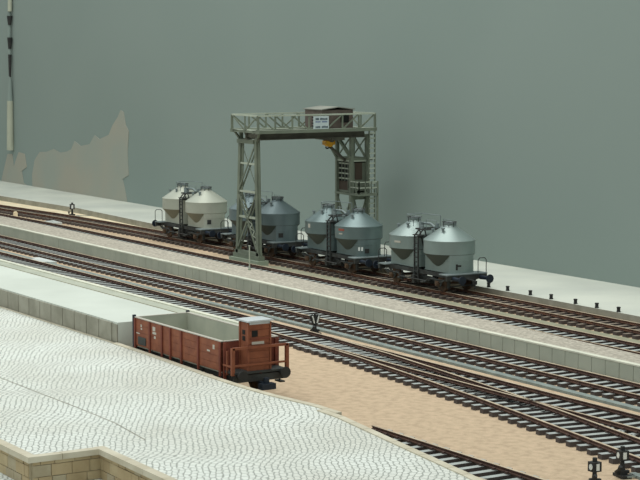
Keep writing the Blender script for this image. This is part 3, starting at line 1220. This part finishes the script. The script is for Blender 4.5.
# balcony
k = MB()
k.box(CB(ua - .1, 0, 0).x, CB(-92.9, 0, 0).x, CB(0, va - .12, 0).y, CB(0, vb + .1, 0).y, 3.9, 4.02)
k.build('balcony_floor', 'crane', crane)
k = MB()
bz = [(-93.9, va - .1), (-92.95, va - .1), (-92.95, vb + .1)]
for (a, b) in zip(bz, bz[1:]):
    for z in (4.72, 4.38):
        k.bar(CB(a[0], a[1], z), CB(b[0], b[1], z), .06, .06, 1)
    for i in range(4):
        q = (a[0] + (b[0] - a[0]) * i / 3, a[1] + (b[1] - a[1]) * i / 3)
        k.bar(CB(q[0], q[1], 4.0), CB(q[0], q[1], 4.75), .06, .06)
k.bar(CB(-92.95, vb + .1, .45), CB(-92.95, vb + .1, 4.75), .1, .1)
k.build('balcony_rail', ['crane', 'crane_l'], crane)
# ladder on the outside
k = MB()
for dv in (-.2, .2):
    k.bar(CB(-93.35, 60.82 + dv, .46), CB(-93.35, 60.82 + dv, 7.9), .06, .08)
z = .7
while z < 7.9:
    k.bar(CB(-93.35, 60.62, z), CB(-93.35, 61.02, z), .07, .08, 1)
    z += .3
for z in (1.9, 4.0, 6.0, 7.5):
    k.bar(CB(-93.35, 60.85, z), CB(-94.0, 60.85, z), .06, .06)
k.build('ladder', ['crane', 'crane_l'], crane)
# winch house on top
hx0, hx1 = CB(-94.75, 0, 0).x, CB(-92.85, 0, 0).x
hy0, hy1 = CB(0, 57.0, 0).y, CB(0, 59.15, 0).y
k = MB()
k.box(hx0, hx1, hy0, hy1, ZB, 9.05)
ym = (hy0 + hy1) / 2
for x in (hx0, hx1):
    k.add([(x, hy0, 9.05), (x, hy1, 9.05), (x, ym, 9.17)], [(0, 1, 2), (2, 1, 0)])
house = k.build('winch_house', 'shed', crane)
k = MB()
e = .1
for ys in ((hy0 - e, ym), (ym, hy1 + e)):
    za = 9.05 if ys[1] == ym else 9.19
    zb = 9.19 if ys[1] == ym else 9.05
    k.add([(hx0 - e, ys[0], za), (hx1 + e, ys[0], za), (hx1 + e, ys[1], zb), (hx0 - e, ys[1], zb),
           (hx0 - e, ys[0], za + .05), (hx1 + e, ys[0], za + .05), (hx1 + e, ys[1], zb + .05), (hx0 - e, ys[1], zb + .05)],
          [(3, 2, 1, 0), (4, 5, 6, 7), (0, 1, 5, 4), (1, 2, 6, 5), (2, 3, 7, 6), (3, 0, 4, 7)])
k.build('roof', 'shed_roof', house)
k = MB()
k.box(hx1 + .002, hx1 + .03, hy1 - .85, hy1 - .3, 8.3, 8.75)
k.build('window', 'glass', house)
# sign
sx = CB(UB_, 0, 0).x + .08
k = MB()
k.box(sx, sx + .05, CB(0, 56.22, 0).y, CB(0, 57.26, 0).y, 7.98, 8.72)
sg = k.build('sign', 'signw', crane)
sg['label'] = 'white name board with three rows of small dark lettering'
rr = random.Random(5)
for (z, h, mtl, a0, a1, gap) in ((8.56, .13, 'signt', 56.36, 57.14, .32), (8.40, .09, 'signb', 56.36, 57.12, .45), (8.10, .13, 'signt', 56.36, 57.14, .4)):
    k = MB()
    v = a0
    while v < a1:
        wd = rr.uniform(.04, .07)
        if abs((v - a0) / (a1 - a0) - gap) > .06:
            k.box(sx + .05, sx + .058, CB(0, v, 0).y, CB(0, v + wd, 0).y, z - h / 2, z + h / 2 * rr.uniform(.5, 1))
        v += wd + .02
    k.build('lettering', mtl, sg)
k = MB()
for z in (8.66, 8.50, 8.32, 8.16):
    k.box(sx + .0, sx + .06, CB(0, 56.12, 0).y, CB(0, 56.2, 0).y, z - .035, z + .035, 0)
k.build('mounting_bolts', 'black', sg)
# trolley and yellow hook block
k = MB()
k.box(CB(-95.1, 0, 0).x, CB(-93.2, 0, 0).x, CB(0, 57.9, 0).y, CB(0, 58.8, 0).y, 7.24, 7.40)
k.tube(CB(-94.6, 58.28, 7.22), CB(-93.7, 58.28, 7.22), .12, 10)
k.build('trolley', 'crane_d', crane)
hk = MB()
c = CB(-94.15, 58.28, 7.06)
for x in (-.1, .1):
    hk.lathe([(0.001, -.2), (.001, .2)], 0, 0, 4, cap=False) if False else None
    hk.tube(c + Vector((x - .09, 0, 0)), c + Vector((x + .09, 0, 0)), .25, 14)
hk.box(c.x - .22, c.x + .22, c.y - .32, c.y + .32, c.z - .12, c.z + .13)
blk = hk.build('hook_block', 'yellow', crane)
k = MB()
k.box(c.x - .24, c.x + .24, c.y - .22, c.y + .22, c.z + .12, c.z + .2)
for dy in (-.15, .15):
    k.tube(c + Vector((0, dy, .18)), c + Vector((0, dy, .40)), .02, 6)
k.build('pulley', 'black', blk)
k = MB()
q = [c + Vector((0, .03, -.16)), c + Vector((0, .03, -.26)), c + Vector((0, -.05, -.33)), c + Vector((0, -.17, -.33)),
     c + Vector((0, -.22, -.25))]
k.path(q, .045, 8)
k.build('hook', 'navy', blk)
k = MB()
k.bar(c + Vector((0, .1, -.25)), CB(-94.6, va - .05, 5.95), .14, .14)
k.build('strut', 'crane_d', crane)

# ------------------------------------------------------------------ brown wagon
BW = P(-61.45, 32.55, 0)
wag = empty('open_goods_wagon', 'brown open goods wagon with a brakeman cabin at the right end', 'goods wagon', BW)
xl, xr = -65.0 + 61.45, -58.0 + 61.45
hw = 1.13
zf, zt = 1.28, 2.36
k = MB()
for s in (-1, 1):
    k.box(xl, xr + .74, s * .9 - .06, s * .9 + .06, 1.0, 1.22)
for x in (xl + .06, xl + 1.8, 0, xr - 1.8, xr, xr + .7):
    k.box(x - .07, x + .07, -1.0, 1.0, 1.0, 1.2)
k.box(xl - .05, xl + .05, -1.1, 1.1, .95, 1.25)
k.box(xr + .72, xr + .80, -1.1, 1.1, .97, 1.22)
k.build('frame', 'under', wag)
k = MB()
k.box(xl, xr, -hw + .03, hw - .03, 1.22, zf)
k.build('floor', 'inner', wag)
for s in (-1, 1):        # sides, planked, with posts
    k = MB()
    y0, y1 = (s * hw - .035, s * hw + .035)
    for j in range(4):
        za = 1.28 + j * (zt - 1.28) / 4
        k.box(xl, xr, y0, y1, za + .008, za + (zt - 1.28) / 4 - .008, 0)
    k.box(xl, xr, y0 + .012, y1 - .012, 1.28, zt - .01, 0)
    sd = k.build('side_wall', ['brown'], wag)
    k = MB()
    k.box(xl + .03, xr - .03, s * (hw - .042) - .006, s * (hw - .042) + .006, zf, zt)
    k.build('lining', 'inner', sd)
    k = MB()
    k.box(xl - .03, xr + .03, s * hw - .055, s * hw + .055, zt, zt + .035)
    k.build('top_rail', 'mark', sd)
    for x in (xl + .04, xl + 1.32, xl + 2.35, xl + 3.05, xl + 3.95, xl + 5.3, xr - .04):
        k = MB()
        yo = s * (hw + .06)
        k.box(x - .05, x + .05, min(s * (hw + .035), yo + s * .03), max(s * (hw + .035), yo + s * .03), 1.12, zt - .02)
        k.build('post', 'brown2', sd)
    if s < 0:
        yy = -hw - .035
        for (a, z, w_, h, mt) in ((xl + .55, 2.10, .10, .10, 'mark'), (xl + .57, 1.98, .12, .06, 'mark'), (xl + 1.65, 2.12, .22, .16, 'mark'),
                                  (xl + 1.68, 1.96, .3, .09, 'mark'), (xl + 1.72, 1.80, .14, .1, 'mark'), (xr - .55, 2.10, .14, .16, 'mark'),
                                  (xr - .95, 1.92, .22, .06, 'mark'), (xl + .25, 1.78, .3, .04, 'mark')):
            k = MB()
            k.box(a - w_ / 2, a + w_ / 2, yy - .008, yy + .004, z - h / 2, z + h / 2)
            k.build('marking', mt, sd)
        k = MB()
        k.box(xl + .3, xl + .95, yy - .03, yy + .004, 1.36, 1.66)
        k.build('label_holder', 'under', sd)
for x, nm in ((xl, 'end_wall'), (xr, 'end_wall')):
    k = MB()
    for j in range(4):
        za = 1.28 + j * (zt - 1.28) / 4
        k.box(x - .035, x + .035, -hw + .03, hw - .03, za + .008, za + (zt - 1.28) / 4 - .008)
    k.box(x - .025, x + .025, -hw + .03, hw - .03, 1.2, zt)
    for y in (-1.06, -.4, .4, 1.06):
        xx = x + (-.07 if x == xl else .07)
        k.box(xx - .04, xx + .04, y - .05, y + .05, 1.0, zt - .03)
    ew = k.build(nm, 'brown2', wag)
    k = MB()
    xi = x + .042 * (1 if x == xl else -1)
    k.box(xi - .006, xi + .006, -hw + .05, hw - .05, zf, zt)
    k.build('lining', 'inner', ew)
    k = MB()
    k.box(x - .05, x + .05, -hw + .05, hw - .05, zt, zt + .03)
    k.build('top_rail', 'mark', ew)
for s in (-1, 1):
    k = MB()
    k.box(xl - .11, xl - .02, s * (hw + .04) - .06, s * (hw + .04) + .06, 1.2, zt + .10)
    k.build('corner_post', 'navy', wag)
# end platform and railing
k = MB()
k.box(xr + .04, xr + .84, -hw + .05, hw - .05, 1.27, 1.34)
k.build('platform', 'under', wag)
pe = xr + .78
for s in (-1, 1):
    k = MB()
    k.box(pe - .08, pe + .04, s * (hw - .02) - .06, s * (hw - .02) + .06, 1.24, 2.22)
    k.build('railing_post', 'brown', wag)
k = MB()
k.bar((pe, -hw, 2.2), (pe, hw, 2.2), .08, .09)
k.bar((pe, -hw, 1.58), (pe, hw, 1.58), .05, .07)
for s in (-1,):
    k.bar((pe, s * hw, 1.55), (xr + .1, s * hw, 1.55), .05, .05)
k.bar((xr + .28, -hw + .06, 1.2), (xr + .28, -hw + .06, 2.05), .06, .06)
k.build('railing', 'brown', wag)
# brakeman cabin
cx0, cx1, cy0, cy1 = xr + .06, xr + .70, -.43, .46
k = MB()
n = 7
for (a, b, c_, d) in ((cx0, cx1, cy0, cy0 + .05), (cx0, cx1, cy1 - .05, cy1)):
    k.box(a, b, c_, d, 1.27, 3.06)
for j in range(n):
    z0 = 1.27 + j * 1.79 / n
    k.box(cx1 - .05, cx1, cy0, cy1, z0 + .01, z0 + 1.79 / n - .01)
    k.box(cx0, cx0 + .05, cy0, cy1, z0 + .01, z0 + 1.79 / n - .01)
k.box(cx0 + .02, cx1 - .02, cy0 + .02, cy1 - .02, 1.27, 3.04)
for y in (cy0, cy1):
    k.box(cx1 - .06, cx1 + .02, y - .035, y + .035, 1.27, 3.06)
    k.box(cx0 - .02, cx0 + .06, y - .035, y + .035, 1.27, 3.06)
cb = k.build('cabin', 'brown', wag)
k = MB()
L_ = 9
top = []
for j in range(L_):
    t = -1 + 2 * j / (L_ - 1)
    top.append((.015 + t * .53, 3.10 + .012 * (1 - t * t)))
a = [(cx0 - .12, y, z) for y, z in top] + [(cx1 + .12, y, z) for y, z in top]
b = [(x, y, z + .05) for x, y, z in a]
F_ = [(j, j + 1, L_ + j + 1, L_ + j) for j in range(L_ - 1)]
k.add(a, [f[::-1] for f in F_])
k.add(b, F_, 0, True)
for off in (0, L_):
    k.add([a[off + j] for j in range(L_)] + [b[off + j] for j in range(L_)],
          [(j, j + 1, L_ + j + 1, L_ + j) for j in range(L_ - 1)])
for j in (0, L_ - 1):
    k.add([a[j], a[L_ + j], b[L_ + j], b[j]], [(0, 1, 2, 3)])
k.box(cx0 - .02, cx1 + .02, cy0 + .02, cy1 - .02, 3.0, 3.11)
k.build('roof', 'cabroof', cb)
for (x0, x1, y0, y1, z0, z1) in ((cx0 + .20, cx0 + .40, cy0 - .012, cy0 + .005, 2.62, 2.78), (cx0 + .20, cx0 + .40, cy0 - .012, cy0 + .005, 2.40, 2.56),
                                 (cx1 - .005, cx1 + .012, cy0 + .13, cy0 + .37, 2.56, 2.78)):
    k = MB()
    k.box(x0, x1, y0, y1, z0, z1)
    k.build('window', 'glass', cb)
k = MB()
k.box(cx1 - .002, cx1 + .008, -.30, .2, 2.28, 2.38)
k.build('marking', 'mark', cb)
k = MB()
k.box(cx1 - .02, cx1 + .03, cy0 + .05, cy1 - .05, 2.46, 2.51)
k.build('ledge', 'brown2', cb)
# buffers, coupling
for s, xe in ((-1, xl - .05), (1, xr + .80)):
    for t in (-1, 1):
        k = MB()
        k.tube((xe, t * .87, 1.24), (xe + s * .16, t * .87, 1.24), .13, 12, r2=.10)
        k.tube((xe + s * .16, t * .87, 1.24), (xe + s * .26, t * .87, 1.24), .05, 8)
        k.tube((xe + s * .26, t * .87, 1.24), (xe + s * .31, t * .87, 1.24), .20, 16)
        k.build('buffer', 'black', wag)
    k = MB()
    k.bar((xe - s * .3, 0, .95), (xe + s * .45, 0, .88), .12, .08)
    k.box(min(xe + s * .3, xe + s * .62), max(xe + s * .3, xe + s * .62), -.28, .28, .74, .95)
    k.tube((xe + s * .42, 0, .95), (xe + s * .42, 0, 1.14), .11, 8)
    k.build('coupling', 'navy', wag)
    for t in (-1, 1):
        k = MB()
        k.box(xe - .35 * s - .2, xe - .35 * s + .2, t * 1.0 - .1, t * 1.0 + .1, .80, .85)
        k.bar((xe - .35 * s, t * 1.0, .83), (xe - .35 * s, t * .95, 1.15), .05, .05)
        k.build('footstep', 'under', wag)
for x in (xl + 1.5, xr - .9):
    k = MB()
    k.tube((x, -.95, RT + .43), (x, .95, RT + .43), .07, 8)
    for t in (-1, 1):
        k.tube((x, t * .70, RT + .43), (x, t * .80, RT + .43), .43, 24)
        k.tube((x, t * .67, RT + .43), (x, t * .70, RT + .43), .455, 24)
    k.build('wheelset', 'wheel', wag)
    for t in (-1, 1):
        k = MB()
        y = t * 1.0
        k.bar((x - .4, y, 1.02), (x - .13, y, RT + .28), .05, .10)
        k.bar((x + .4, y, 1.02), (x + .13, y, RT + .28), .05, .10)
        k.box(x - .14, x + .14, y - .14, y + .14, RT + .3, RT + .56)
        k.bar((x - .6, y, .99), (x, y, .86), .12, .09)
        k.bar((x, y, .86), (x + .6, y, .99), .12, .09)
        k.build('axle_guard', 'under', wag)
# hidden rails under the wagon, buried up to the head in sand
